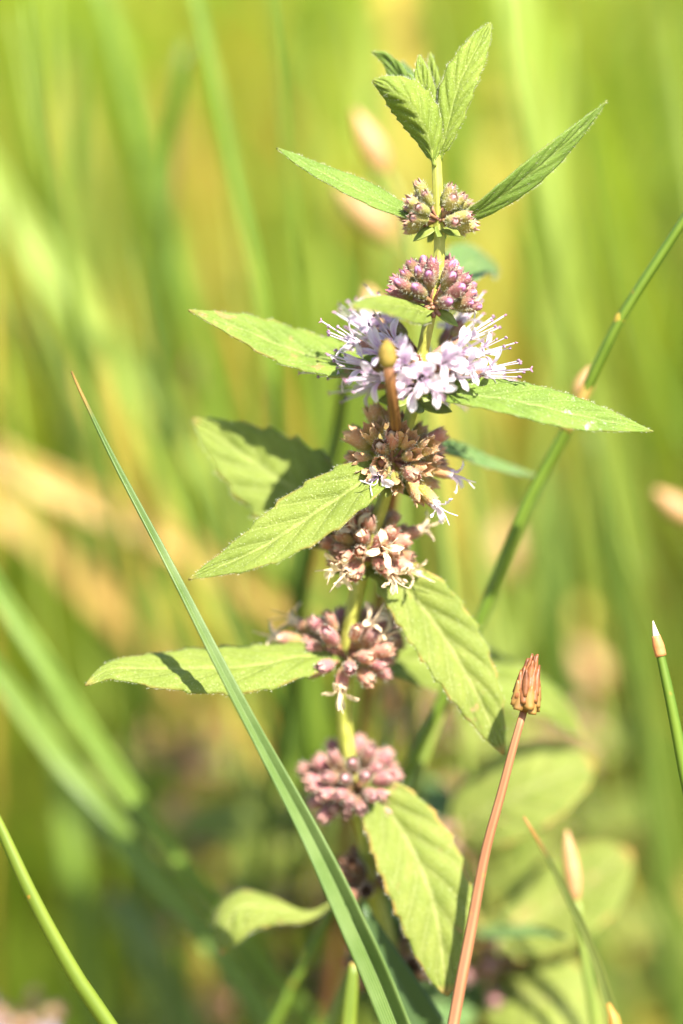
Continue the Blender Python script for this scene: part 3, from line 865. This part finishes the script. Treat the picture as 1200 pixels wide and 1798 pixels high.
def far_mint(top, dz, lean, label, seed, nodes=4, step=150):
    rs = random.Random(seed)
    pts = [(top[0] + lean*i*step*.5, top[1] + i*step*.5, dz + i*1.5) for i in range(nodes*2)]
    q = to_ground([P(*p) for p in pts], .05)
    e = empty('mint_plant', q[-1]); tag(e, label, 'mint')
    mb = MB(); add_tube(mb, spline(q, 50), [.6*mm, .9*mm, 1.0*mm], 12, 0, square=.1, org=q[-1])
    link(bpy.data.objects.new('stem', mb.mesh('stem', [M['stem_low']])), Matrix.Translation(q[-1]), e)
    for i in range(nodes):
        x, y, d = pts[i*2]
        for sgn in (-1, 1):
            l = rs.uniform(150, 270); up = rs.uniform(-.5, .45); dd = rs.uniform(-14, 16)
            leaf(e, [(x, y, d), (x + sgn*l*.3, y + up*l*.2, d + dd*.3), (x + sgn*l*.7, y + up*l*.6, d + dd*.8), (x + sgn*l, y + up*l + 20, d + dd)],
                 rs.uniform(90, 150), rs.choice(('leaf', 'leaf', 'leaf_old', 'leaf_old')), roll=(rs.uniform(30, 60), rs.uniform(30, 55)), fold=8, teeth=5, amp=.1, a=.65, b=.8, fuzz=0, nu=32, nv=5, rib=False)
        whorl(e, rs.choice(('mauve', 'rose', 'dry')), P(x, y, d), Vector((0, 0, 1)), 12, 2.4, el=(-30, 55), gap=0, seed=seed*7 + i, scale=1.1, spread=1.3)
far_mint((330, 1330), 92, .10, 'far blurred mint between the keeled blade and the lime culm', 301)
far_mint((560, 1440), 66, -.12, 'blurred mint in the gloom behind the curled leaf and keeled blade', 302, 3)
far_mint((985, 1300), 100, .05, 'far blurred mint behind the brown spikelet', 303)
far_mint((745, 1120), 84, .04, 'far blurred mint behind the hanging orange edged leaf', 304)
c = P(852, 1705, D2+4); whorl(mint2, 'mauve', c, Vector((0, 0, 1)), 30, 3.6, el=(-40, 60), gap=0, seed=97, scale=1.2, spread=.9)
c = P(800, 1478, D2); whorl(mint2, 'rose', c, Vector((0, 0, 1)), 9, 1.2, el=(-40, 60), gap=0, seed=98, scale=.8, spread=1.2)

# ---------------------------------------------------------------- grass blades and culms
def ribbon(mb, path, widths, roll, fold, mat=0, org=Vector((0, 0, 0)), nv=5, arch=0.0, cut=1.0):
    FR = frames(path, roll, cut); n = len(path); vs_, lu, lv, fs = [], [], [], []
    for i, p in enumerate(path):
        u = min(1.0, i/(n-1)/cut); W, N = FR[i]; hw = interp(widths, u)*.5
        f = R_(interp(fold, u))
        for j in range(-nv, nv+1):
            v = j/nv
            vs_.append(p + W*(v*hw*math.cos(f)) + N*(abs(v)*hw*math.sin(f) - arch*hw*v*v) - org); lu.append(u); lv.append(v)
    m_ = 2*nv+1
    for i in range(n-1):
        for j in range(m_-1): fs.append((i*m_+j, i*m_+j+1, (i+1)*m_+j+1, (i+1)*m_+j))
    mb.add(vs_, fs, lu, lv, mat)
def blade(pts, widths, mat, label, roll=(0, 0), fold=(18, 18), ground_=True, group=None, name='grass_shoot', nu=90, lean=.3):
    """pts run from the tip down to the soil; widths in photo pixels at the focal plane"""
    q = [P(*p) for p in pts]; end = q[-1]
    if ground_: q = to_ground(q, lean)
    path = spline(q, nu); org = path[-1].copy()
    mb = MB(); ribbon(mb, path, [x*PX for x in widths], roll, fold, org=org, cut=cut_of(path, end))
    o = link(bpy.data.objects.new(name, mb.mesh(name, [mat])), Matrix.Translation(org))
    md = o.modifiers.new('thickness', 'SOLIDIFY'); md.thickness = .00022; md.offset = 0
    return tag(o, label, 'grass', group)
def culm(pts, radii, mat, label, group=None, name='grass_culm', seg=14, cat='grass', ground_=True, lean=.3, square=0.0, bump=None):
    q = [P(*p) for p in pts]; end = q[-1]
    if ground_: q = to_ground(q, lean)
    path = spline(q, 110); org = path[-1].copy()
    mb = MB(); add_tube(mb, path, [r*PX for r in radii], seg, org=org, square=square, bump=bump, cut=cut_of(path, end))
    o = link(bpy.data.objects.new(name, mb.mesh(name, [mat])), Matrix.Translation(org))
    tag(o, label, cat, group)
    return o, path

B_green = blade_mat('blade_green', (.12, .20, .02), (.18, .27, .032), rough=.4)
B_plain = blade_mat('culm_green', (.09, .155, .014), (.15, .22, .024), rough=.4, spots=.35, stripes=5)
B_blue = blade_mat('blade_bluegreen', (.075, .135, .022), (.165, .225, .07), tip=(.36, .20, .05), tip_at=.07, stripes=13, rough=.32)
B_brown = blade_mat('blade_olive', (.085, .115, .02), (.15, .17, .035), tip=(.36, .20, .05), tip_at=.22, spots=.5)
B_sage_shade = blade_mat('blade_sage_shade', (.055, .10, .026), (.075, .125, .036), stripes=15)  # darkened sage: the shadow on this blade is put into its colour
B_lime = blade_mat('blade_lime', (.125, .175, .016), (.185, .235, .026), tip=(.30, .22, .05), tip_at=.05, spots=.8, stripes=7)
B_fresh = blade_mat('blade_fresh', (.115, .185, .02), (.17, .25, .035))
B_pale = blade_mat('blade_pale', (.25, .33, .05), (.31, .38, .07))
B_dark = blade_mat('blade_dark', (.055, .10, .014), (.09, .15, .02))  # dark green; for the dim blades their shade is put into the colour
B_straw = blade_mat('blade_straw', (.43, .265, .065), (.52, .35, .10))
B_orange = blade_mat('blade_orange', (.42, .29, .04), (.48, .36, .06))
B_rust = blade_mat('blade_rust', (.36, .17, .03), (.46, .26, .05))

# the keeled blade that crosses in front of the mint
blade([(126, 652, 2), (150, 705, 1), (205, 818, 0), (300, 1000, -2), (380, 1158, -3.5), (455, 1300, -4.5), (540, 1455, -5), (612, 1600, -5), (668, 1722, -4), (720, 1850, -3)],
      [2, 8, 13, 17, 20, 23, 26, 30, 37, 47, 59, 66, 68, 68], B_blue, 'long keeled blue green grass blade with an orange tip, crossing in front of the mint',
      roll=(20, 24, 26, 30, 30, 26, 18, 6, 0, -6, -8, -8), fold=(30, 34, 36, 34, 32, 34, 38, 42, 44, 44, 44))
blade([(640, 1588, 10), (660, 1640, 10), (694, 1708, 10), (745, 1798, 10), (790, 1870, 10)], [10, 44, 70, 84, 86], B_sage_shade,
      'short broad grass blade, shade painted into its grey green, tucked behind the keeled blade', roll=(-12, -20), fold=(10, 14))
# the fresh thin blade in the lower corner
culm([(-40, 1368, -3), (0, 1450, -3), (60, 1580, -3), (130, 1708, -2), (195, 1805, -1)], [6, 9, 11, 12, 13, 14, 14], B_lime,
     'slim bright lime grass culm with rusty flecks', square=.06)
# jointed culm behind the mildewed leaf
o, _ = culm([(1290, 250, 0), (1200, 388, 3), (1092, 556, 6), (1032, 678, 9), (985, 772, 12), (918, 900, 14), (850, 1070, 16), (785, 1210, 17), (722, 1338, 19)],
     [7, 8, 8.5, 9, 9.5, 10, 10, 10, 10, 10, 10], B_plain, 'long leaning green grass culm with an orange joint, passing behind the mint', square=.05)
jp = spline([P(1040, 662, 8.6), P(1028, 686, 9.3), P(1005, 733, 10.9), P(994, 755, 11.6)], 12); mb = MB()
add_tube(mb, jp, [8*PX, 12*PX, 12*PX, 11*PX], 14, org=jp[0])
link(bpy.data.objects.new('sheath', mb.mesh('sheath', [B_straw])), Matrix.Translation(jp[0]), o)
jp = spline([P(1096, 548, 5.9), P(1090, 558, 6.1), P(1083, 570, 6.4)], 6); mb = MB()
add_tube(mb, jp, [8*PX, 10*PX, 8*PX], 14, org=jp[0])
link(bpy.data.objects.new('node', mb.mesh('node', [B_orange])), Matrix.Translation(jp[0]), o)
# culm with a pale dry tip at the margin
o, _ = culm([(1153, 1118, -1), (1160, 1150, -1), (1178, 1232, -1), (1200, 1345, 0), (1225, 1480, 1), (1240, 1640, 2)], [7, 9, 10, 11, 11, 12, 12, 12], B_plain,
     'upright green rush culm ending in a dry white point above an orange collar', name='rush_culm', cat='rush')
jp = spline([P(1147, 1090, -1), P(1150, 1106, -1), P(1155, 1126, -1)], 8); mb = MB()
add_tube(mb, jp, [.8*PX, 5*PX, 8*PX], 10, org=jp[0])
link(bpy.data.objects.new('tip', mb.mesh('tip', [plain_mat('dry_tip', (.62, .50, .40), (.70, .60, .50), 1200)])), Matrix.Translation(jp[0]), o)
jp = spline([P(1152, 1116, -1), P(1156, 1132, -1), P(1161, 1152, -1)], 8); mb = MB()
add_tube(mb, jp, [7.5*PX, 10.5*PX, 10*PX], 12, org=jp[0])
link(bpy.data.objects.new('collar', mb.mesh('collar', [plain_mat('orange_collar', (.46, .16, .05), (.55, .22, .08), 900)])), Matrix.Translation(jp[0]), o)
# thin blade beside the rush stalk
blade([(920, 1434, 7), (958, 1498, 8), (1000, 1580, 9), (1042, 1674, 10), (1085, 1805, 11)], [4, 9, 13, 15, 17, 19, 19], B_brown,
      'thin olive green grass blade with a dry orange tip in front of the blurred mint', fold=(25, 25))
culm([(1068, 1762, 8), (1078, 1790, 8), (1090, 1850, 8)], [4, 10, 12, 12], B_rust, 'short rusty grass tip beside the thin orange tipped blade', square=.05)

# blurred blades standing behind, one by one
def bb(pts, w, mat, label, roll=(0, 0), group=None):
    blade(pts, w, mat, label, roll=roll, group=group, fold=(14, 14), nu=60)
bb([(325, -120, 42), (345, 0, 42), (378, 130, 42), (412, 300, 43), (445, 450, 44), (470, 600, 46), (490, 760, 48)], [22, 22, 22, 22, 21, 20, 20], B_green, 'narrow dark green blade rising alone behind the spotted leaf')
bb([(170, -60, 75), (200, 40, 75), (250, 230, 76), (300, 410, 78), (345, 560, 80), (380, 740, 84)], [30, 32, 34, 34, 30], B_green, 'soft green blade leaning left behind the spotted leaf')
bb([(895, -80, 105), (915, 20, 105), (945, 210, 108), (985, 430, 112), (1025, 650, 118), (1060, 830, 124), (1100, 1100, 130)], [60, 66, 70, 70, 66, 60], B_pale, 'wide pale green blade rising behind the jointed culm')
bb([(1040, 760, 55), (1060, 900, 58), (1085, 1060, 62), (1105, 1200, 66)], [10, 26, 30, 32, 32], B_dark, 'dark green blade standing behind the jointed culm')
bb([(-80, 205, 90), (0, 345, 90), (110, 500, 90), (240, 660, 92), (330, 770, 94), (420, 880, 98)], [56, 60, 64, 64, 60, 56], B_pale, 'broad lime blade slanting behind the keeled blade')
bb([(-60, 770, 78), (60, 838, 78), (200, 900, 80), (330, 965, 82), (470, 1060, 88)], [60, 66, 70, 66, 56, 46], B_straw, 'broad straw coloured dead blade lying behind the keeled blade')
bb([(-60, 850, 100), (40, 920, 100), (130, 1005, 102), (220, 1090, 104), (300, 1180, 108)], [56, 60, 62, 60, 50], B_straw, 'second straw coloured dead blade, lower and duller')
bb([(-50, 960, 34), (10, 1060, 34), (80, 1165, 34), (160, 1290, 35), (250, 1420, 36), (340, 1540, 38)], [36, 40, 42, 42, 40, 38], B_fresh, 'bright green blade slanting behind the lime culm')
bb([(-60, 1120, 44), (30, 1230, 44), (120, 1350, 44), (230, 1490, 42), (330, 1600, 42), (430, 1730, 42), (500, 1830, 42)], [40, 44, 48, 54, 54, 50], B_fresh, 'wide green blade slanting down behind the curled leaf')
bb([(85, 1180, 80), (110, 1350, 80), (130, 1520, 80), (150, 1700, 82)], [16, 36, 44, 50, 50], B_fresh, 'upright fresh green blade behind the lime culm')
bb([(200, 1560, 70), (260, 1660, 70), (330, 1800, 72)], [20, 70, 84, 80], B_blue, 'short broad blue green blade low behind the lime culm')
bb([(1090, 980, 105), (1120, 1180, 108), (1160, 1420, 112), (1190, 1640, 116), (1210, 1830, 120)], [30, 62, 74, 78, 78, 74], B_fresh, 'wide bright green blade behind the rush culm')
bb([(1020, 1060, 115), (1045, 1200, 115), (1075, 1360, 118), (1100, 1560, 120)], [20, 60, 66, 66, 60], B_orange, 'wide orange dead blade behind the blurred mint leaves')
bb([(886, 90, 150), (876, 230, 150), (866, 380, 150), (858, 560, 152)], [18, 46, 56, 54, 46], B_orange, 'tall orange blade directly behind the crown of the mint')
bb([(820, 740, 130), (826, 860, 130), (822, 1000, 132), (812, 1140, 134)], [20, 46, 56, 56, 50], B_orange, 'orange blade directly behind the spent flower whorls')
bb([(684, -120, 120), (694, 0, 120), (706, 110, 120)], [50, 66, 50], B_orange, 'yellow orange blade tip behind the topmost leaves')
bb([(292, 130, 150), (318, 230, 150), (345, 330, 150), (385, 450, 152)], [14, 34, 38, 30], B_rust, 'rusty dead blade far behind the spotted leaf')
bb([(500, 860, 50), (514, 960, 50), (516, 1060, 52)], [12, 30, 30, 28], B_dark, 'short blade coloured dark for the shade behind the front leaf')
bb([(110, 130, 160), (135, 220, 160), (165, 330, 160), (190, 460, 160)], [14, 34, 38, 30], B_orange, 'yellowing blade far behind the soft green leaning blade')
bb([(150, 640, 120), (190, 740, 120), (215, 860, 122), (240, 1000, 124)], [24, 60, 70, 60], B_orange, 'golden blade behind the tip of the keeled blade')
bb([(330, 70, 62), (312, 130, 62), (306, 220, 64), (300, 330, 66)], [14, 22, 24, 22], B_dark, 'dark blade stub between the two green blades')
bb([(30, 520, 110), (70, 620, 110), (110, 740, 112), (150, 880, 114)], [20, 46, 50, 46], B_dark, 'green blade coloured dim for the shade behind the straw blades')
bb([(960, 800, 95), (975, 920, 95), (985, 1060, 96), (1000, 1220, 98)], [24, 40, 46, 44], B_dark, 'green blade coloured dim for the shade between the culm and the brown spikelet')
culm([(606, 660, 24), (592, 760, 26), (566, 860, 28), (540, 980, 32), (520, 1120, 38)], [8, 11, 13, 13, 13], B_dark, 'culm coloured dark green for the shade behind the lilac flowers')
culm([(622, 1690, 10), (616, 1760, 10), (608, 1850, 10)], [8, 13, 14, 14], B_lime, 'short bright green shoot beside the wide base of the keeled blade')

rs = random.Random(404)
KINDS = [(B_fresh, 'soft fresh green grass shoot in the blurred stand behind the mint', 'fresh green shoots behind the mint'),
         (B_dark, 'soft dark green grass shoot in the blurred stand behind the mint', 'dark green shoots behind the mint'),
         (B_pale, 'soft pale lime grass shoot in the blurred stand behind the mint', 'pale lime shoots behind the mint'),
         (B_orange, 'soft yellow orange grass shoot in the blurred stand behind the mint', 'yellow orange shoots behind the mint')]
for i in range(64):
    k = KINDS[rs.choices(range(4), (.44, .15, .35, .06))[0]]
    x, dz, top = rs.uniform(-120, 1320), rs.uniform(42, 160), rs.uniform(-260, 420) + (300 if rs.random() < .25 else 0)
    wq = rs.uniform(8, 24); le = rs.uniform(-.06, .28); hgt = rs.uniform(500, 900)
    how = ('thread thin' if wq < 16 else 'slim' if wq < 23 else 'broad') + (' upright' if le < .06 else ' leaning' if le < .18 else ' strongly leaning')
    k = (k[0], k[1].replace('soft', 'blurred ' + how), k[2].replace('shoots', how + ' shoots'))
    bb([(x, top, dz), (x + le*.3*hgt, top + .35*hgt, dz), (x + le*.75*hgt, top + .7*hgt, dz + 4), (x + le*1.2*hgt, top + hgt, dz + 8)],
       [wq*.2, wq*.7, wq*.95, wq, wq], k[0], k[1], roll=(rs.uniform(-40, 40), rs.uniform(-40, 40)), group=k[2])

# ---------------------------------------------------------------- spike rushes
SC_A = plain_mat('spikelet_scale', (.12, .036, .010), (.25, .095, .028), 700, .5, .12, rnd=.6)
SC_B = plain_mat('spikelet_bract', (.19, .09, .02), (.27, .15, .035), 700, .5, .12, rnd=.3)
SC_C = plain_mat('pale_spikelet', (.40, .21, .085), (.50, .29, .13), 500, .5, .25)
ST_R = blade_mat('rush_stalk_red', (.25, .095, .042), (.33, .145, .065), stripes=10, trans=.1, spots=.35, rough=.6)
ST_B = blade_mat('rush_stalk_brown', (.11, .04, .012), (.21, .09, .025), stripes=14, trans=.1, spots=.3, rough=.6)
ST_G = blade_mat('rush_stalk_green', (.13, .18, .025), (.19, .23, .04), stripes=6, trans=.2)
BUDM = plain_mat('rush_bud', (.15, .10, .018), (.23, .16, .03), 1500, .8, .08, bump=.9, spec=.2)
def scale_mesh(w_, l_, curl):
    n, k = 7, 3; mb = MB(); vs_, fs = [], []
    for i in range(n+1):
        u = i/n
        hw = w_*.5*(.55 + .9*u - 1.43*u*u + .0) if u < .98 else .02*w_
        hw = max(hw, .02*w_)
        for j in range(-k, k+1):
            s = j/k
            vs_.append((s*hw*mm, (.25*w_*(1 - s*s)*(1 - u*.6) + curl*u*u*l_)*mm, u*l_*mm))
    m_ = 2*k+1
    for i in range(n):
        for j in range(m_-1): fs.append((i*m_+j, i*m_+j+1, (i+1)*m_+j+1, (i+1)*m_+j))
    mb.add(vs_, fs)
    return mb
def spikelet(parent, base, axis, Ln, Wd, mats, detail=True, seed=0):
    """axis points to the tip; Ln, Wd in mm"""
    rs = random.Random(seed)
    Mx = axis_matrix(base, axis, rs.random()*6)
    mb = MB(); vs_, fs, lu = [], [], []; rings, seg = 14, 14
    fat = .38 if detail else .5
    for i in range(rings):
        u = i/(rings-1)
        r = Wd*fat*(math.sin(math.pi*min(1, u*.92 + .05))**.75)*(1.15 - .45*u) + .02
        for k in range(seg):
            a = 2*math.pi*k/seg; vs_.append((r*math.cos(a)*mm, r*math.sin(a)*mm, u*Ln*(.9 if detail else 1)*mm)); lu.append(u)
    for i in range(rings-1):
        for k in range(seg): fs.append((i*seg+k, i*seg+(k+1) % seg, (i+1)*seg+(k+1) % seg, (i+1)*seg+k))
    fs.append(tuple(range(seg-1, -1, -1))); fs.append(tuple((rings-1)*seg+k for k in range(seg)))
    mb.add(vs_, fs, lu)
    o = link(bpy.data.objects.new('spikelet', mb.mesh('spikelet', [mats[0]])), Mx, parent)
    if detail:
        big = [scale_mesh(Wd*.62, Ln*.36, .06).mesh('scale', [mats[1]]) , scale_mesh(Wd*.50, Ln*.40, -.04).mesh('scale', [mats[0]]), scale_mesh(Wd*.42, Ln*.36, -.02).mesh('scale', [mats[0]])]
        n = 44
        for i in range(n):
            u = i/(n-1); a = i*2.399
            z = Ln*(-.01 + .66*u); rr = Wd*(.22 + .17*math.sin(math.pi*min(1, u*.9 + .12)))*(1 - .55*u)
            me = big[0] if u < .22 else big[1] if u < .65 else big[2]
            Ms = Mx @ Matrix.Rotation(a + rs.uniform(-.2, .2), 4, 'Z') @ Matrix.Translation((0, rr*mm, z*mm)) @ Matrix.Rotation(rs.uniform(-.04, .08) + .12*u*(1 - u), 4, 'X') @ Matrix.Rotation(rs.uniform(-.15, .15), 4, 'Y') @ Matrix.Diagonal((rs.uniform(.55, .95), 1, rs.uniform(.8, 1.2), 1))
            s = link(bpy.data.objects.new('scale', me), Ms, o)
            md = s.modifiers.new('thickness', 'SOLIDIFY'); md.thickness = .00008
    return o
def rush(pts, rad, smat, label, Ln, Wd, mats, detail=False, seed=0, group=None, lean=.25, axis=None):
    """pts[0] is where stalk and spikelet meet"""
    q = to_ground([P(*p) for p in pts], lean)
    e = empty('spike_rush', q[-1]); tag(e, label, 'rush', group)
    path = spline(q, 90); mb = MB()
    add_tube(mb, path, [r*PX for r in rad], 12, org=q[-1], cut=cut_of(path, P(*pts[-1])))
    link(bpy.data.objects.new('stalk', mb.mesh('stalk', [smat])), Matrix.Translation(q[-1]), e)
    ax = axis or (path[0] - path[2]).normalized()
    spikelet(e, path[0] - ax*.0003, ax, Ln, Wd, mats, detail, seed)
    return e
rush([(921, 1246, -1), (905, 1300, -1), (880, 1395, 0), (852, 1500, 1), (826, 1640, 2), (796, 1800, 2)], [6.5, 7.5, 8.5, 9.5, 10.5, 10.5], ST_R,
     'sharp reddish rush stalk topped by a scaly brown spikelet', 6.8, 3.9, (SC_A, SC_B), True, 3, axis=(P(936, 1150, -1) - P(921, 1246, -1)).normalized())
# bud-like young spikelet in front of the flowers
bd = [(682, 642, -9), (687, 680, -7.5), (694, 735, -4.0), (697, 790, 12), (690, 880, 18), (672, 1000, 24)]
q = to_ground([P(*p) for p in bd], .2)
e = empty('spike_rush', q[-1]); tag(e, 'brown rush stalk with a smooth olive bud held before the lilac flowers', 'rush')
mb = MB(); add_tube(mb, spline(q, 90), [10*PX, 12*PX, 12*PX, 12*PX], 14, org=q[-1])
link(bpy.data.objects.new('stalk', mb.mesh('stalk', [ST_B])), Matrix.Translation(q[-1]), e)
Mx = axis_matrix(q[0] - UP*.0002, (UP*1 - RIGHT*.06).normalized(), 0)
mb = MB(); vs_, fs, lu = [], [], []
prof = [.66, .86, 1.0, 1.06, 1.07, 1.05, 1.0, .92, .80, .62, .38, .06]
for i, r in enumerate(prof):
    u = i/(len(prof)-1)
    for k in range(18):
        a = 2*math.pi*k/18; rr = r*1.02*(1 + .03*math.cos(3*a + u*5)); vs_.append((rr*math.cos(a)*mm, rr*math.sin(a)*mm, u*3.2*mm)); lu.append(u)
for i in range(len(prof)-1):
    for k in range(18): fs.append((i*18+k, i*18+(k+1) % 18, (i+1)*18+(k+1) % 18, (i+1)*18+k))
fs.append(tuple(range(17, -1, -1))); fs.append(tuple((len(prof)-1)*18+k for k in range(18)))
mb.add(vs_, fs, lu)
link(bpy.data.objects.new('bud', mb.mesh('bud', [BUDM])), Mx, e)
# blurred ones
def br(tip, basept, dz, Wpx, label, pale=True, more=None, st=None):
    s = 1 + dz*.001/FOCUS
    Ln = (P(*tip, dz) - P(*basept, dz)).length/mm
    dx, dy = basept[0] - tip[0], basept[1] - tip[1]; l = math.hypot(dx, dy)
    k = [basept] + (more or [(basept[0] + dx/l*70, basept[1] + dy/l*70 + 20), (basept[0] + dx/l*120, basept[1] + dy/l*120 + 160)])
    rush([(x, y, dz) for x, y in k], [8, 9, 10, 10], st or ST_G, label, Ln, Wpx*PX*s/mm/.97, (SC_C, SC_C), False, int(tip[0]), lean=.15)
br((612, 195), (676, 300), 42, 46, 'blurred peach spikelet behind the crown of the mint')
br((580, 335), (690, 415), 62, 58, 'blurred peach spikelet leaning behind the topmost bud whorl')
br((340, 622), (362, 690), 85, 46, 'small blurred tan spikelet behind the keeled blade tip')
br((1140, 866), (1215, 912), 45, 40, 'blurred peach spikelet leaning toward the jointed culm from the open grass')
br((994, 640), (1016, 700), 22, 32, 'reddish blurred spikelet beside the orange joint of the culm', more=[(988, 770), (921, 900), (853, 1072), (788, 1212)])
br((686, 1182), (680, 1252), 34, 30, 'pale tan blurred spikelet behind the mauve bud whorl')
br((968, 1460), (1012, 1580), 18, 30, 'long peach spikelet beside the thin orange tipped blade', more=[(1026, 1680), (1050, 1830)])
br((262, 1262), (268, 1346), 95, 74, 'round tan blurred spikelet under the shadow striped leaf')
br((280, 1405), (345, 1450), 80, 52, 'tan blurred spikelet low behind the wide green blade')
br((478, 1670), (484, 1750), 85, 70, 'tan blurred spikelet in the gloom behind the curled leaf')
br((360, 1740), (372, 1820), 85, 70, 'dull tan blurred spikelet below the curled leaf')
br((1010, 1130), (1036, 1215), 110, 80, 'faint tan spikelet far behind the brown spikelet')
br((640, 500), (668, 590), 34, 52, 'peach blurred spikelet behind the pink bud whorl')
br((890, 900), (885, 1010), 105, 60, 'faint pink tan spikelet behind the jointed culm')
# blurred whitish flower head at the lower margin
hd = to_ground([P(34, 1800, 45), P(40, 1900, 47)], .1)
e = empty('mint_plant', hd[-1]); tag(e, 'low blurred mint top with white flowers beside the lime culm', 'mint')
mb = MB(); add_tube(mb, spline(hd, 20), [.7*mm, .9*mm], 10, org=hd[-1])
link(bpy.data.objects.new('stem', mb.mesh('stem', [M['stem_low']])), Matrix.Translation(hd[-1]), e)
rs = random.Random(77); c = hd[0]
for i in range(9):
    d = Vector((rs.uniform(-1, 1), rs.uniform(-1, .4), rs.uniform(-.2, .5))).normalized()
    flower(e, c + d*.0010, d, rs, .8, 'petal_pale_lit')
whorl(e, 'rose', c, Vector((0, 0, 1)), 16, 3.0, el=(-30, 50), gap=0, seed=120)
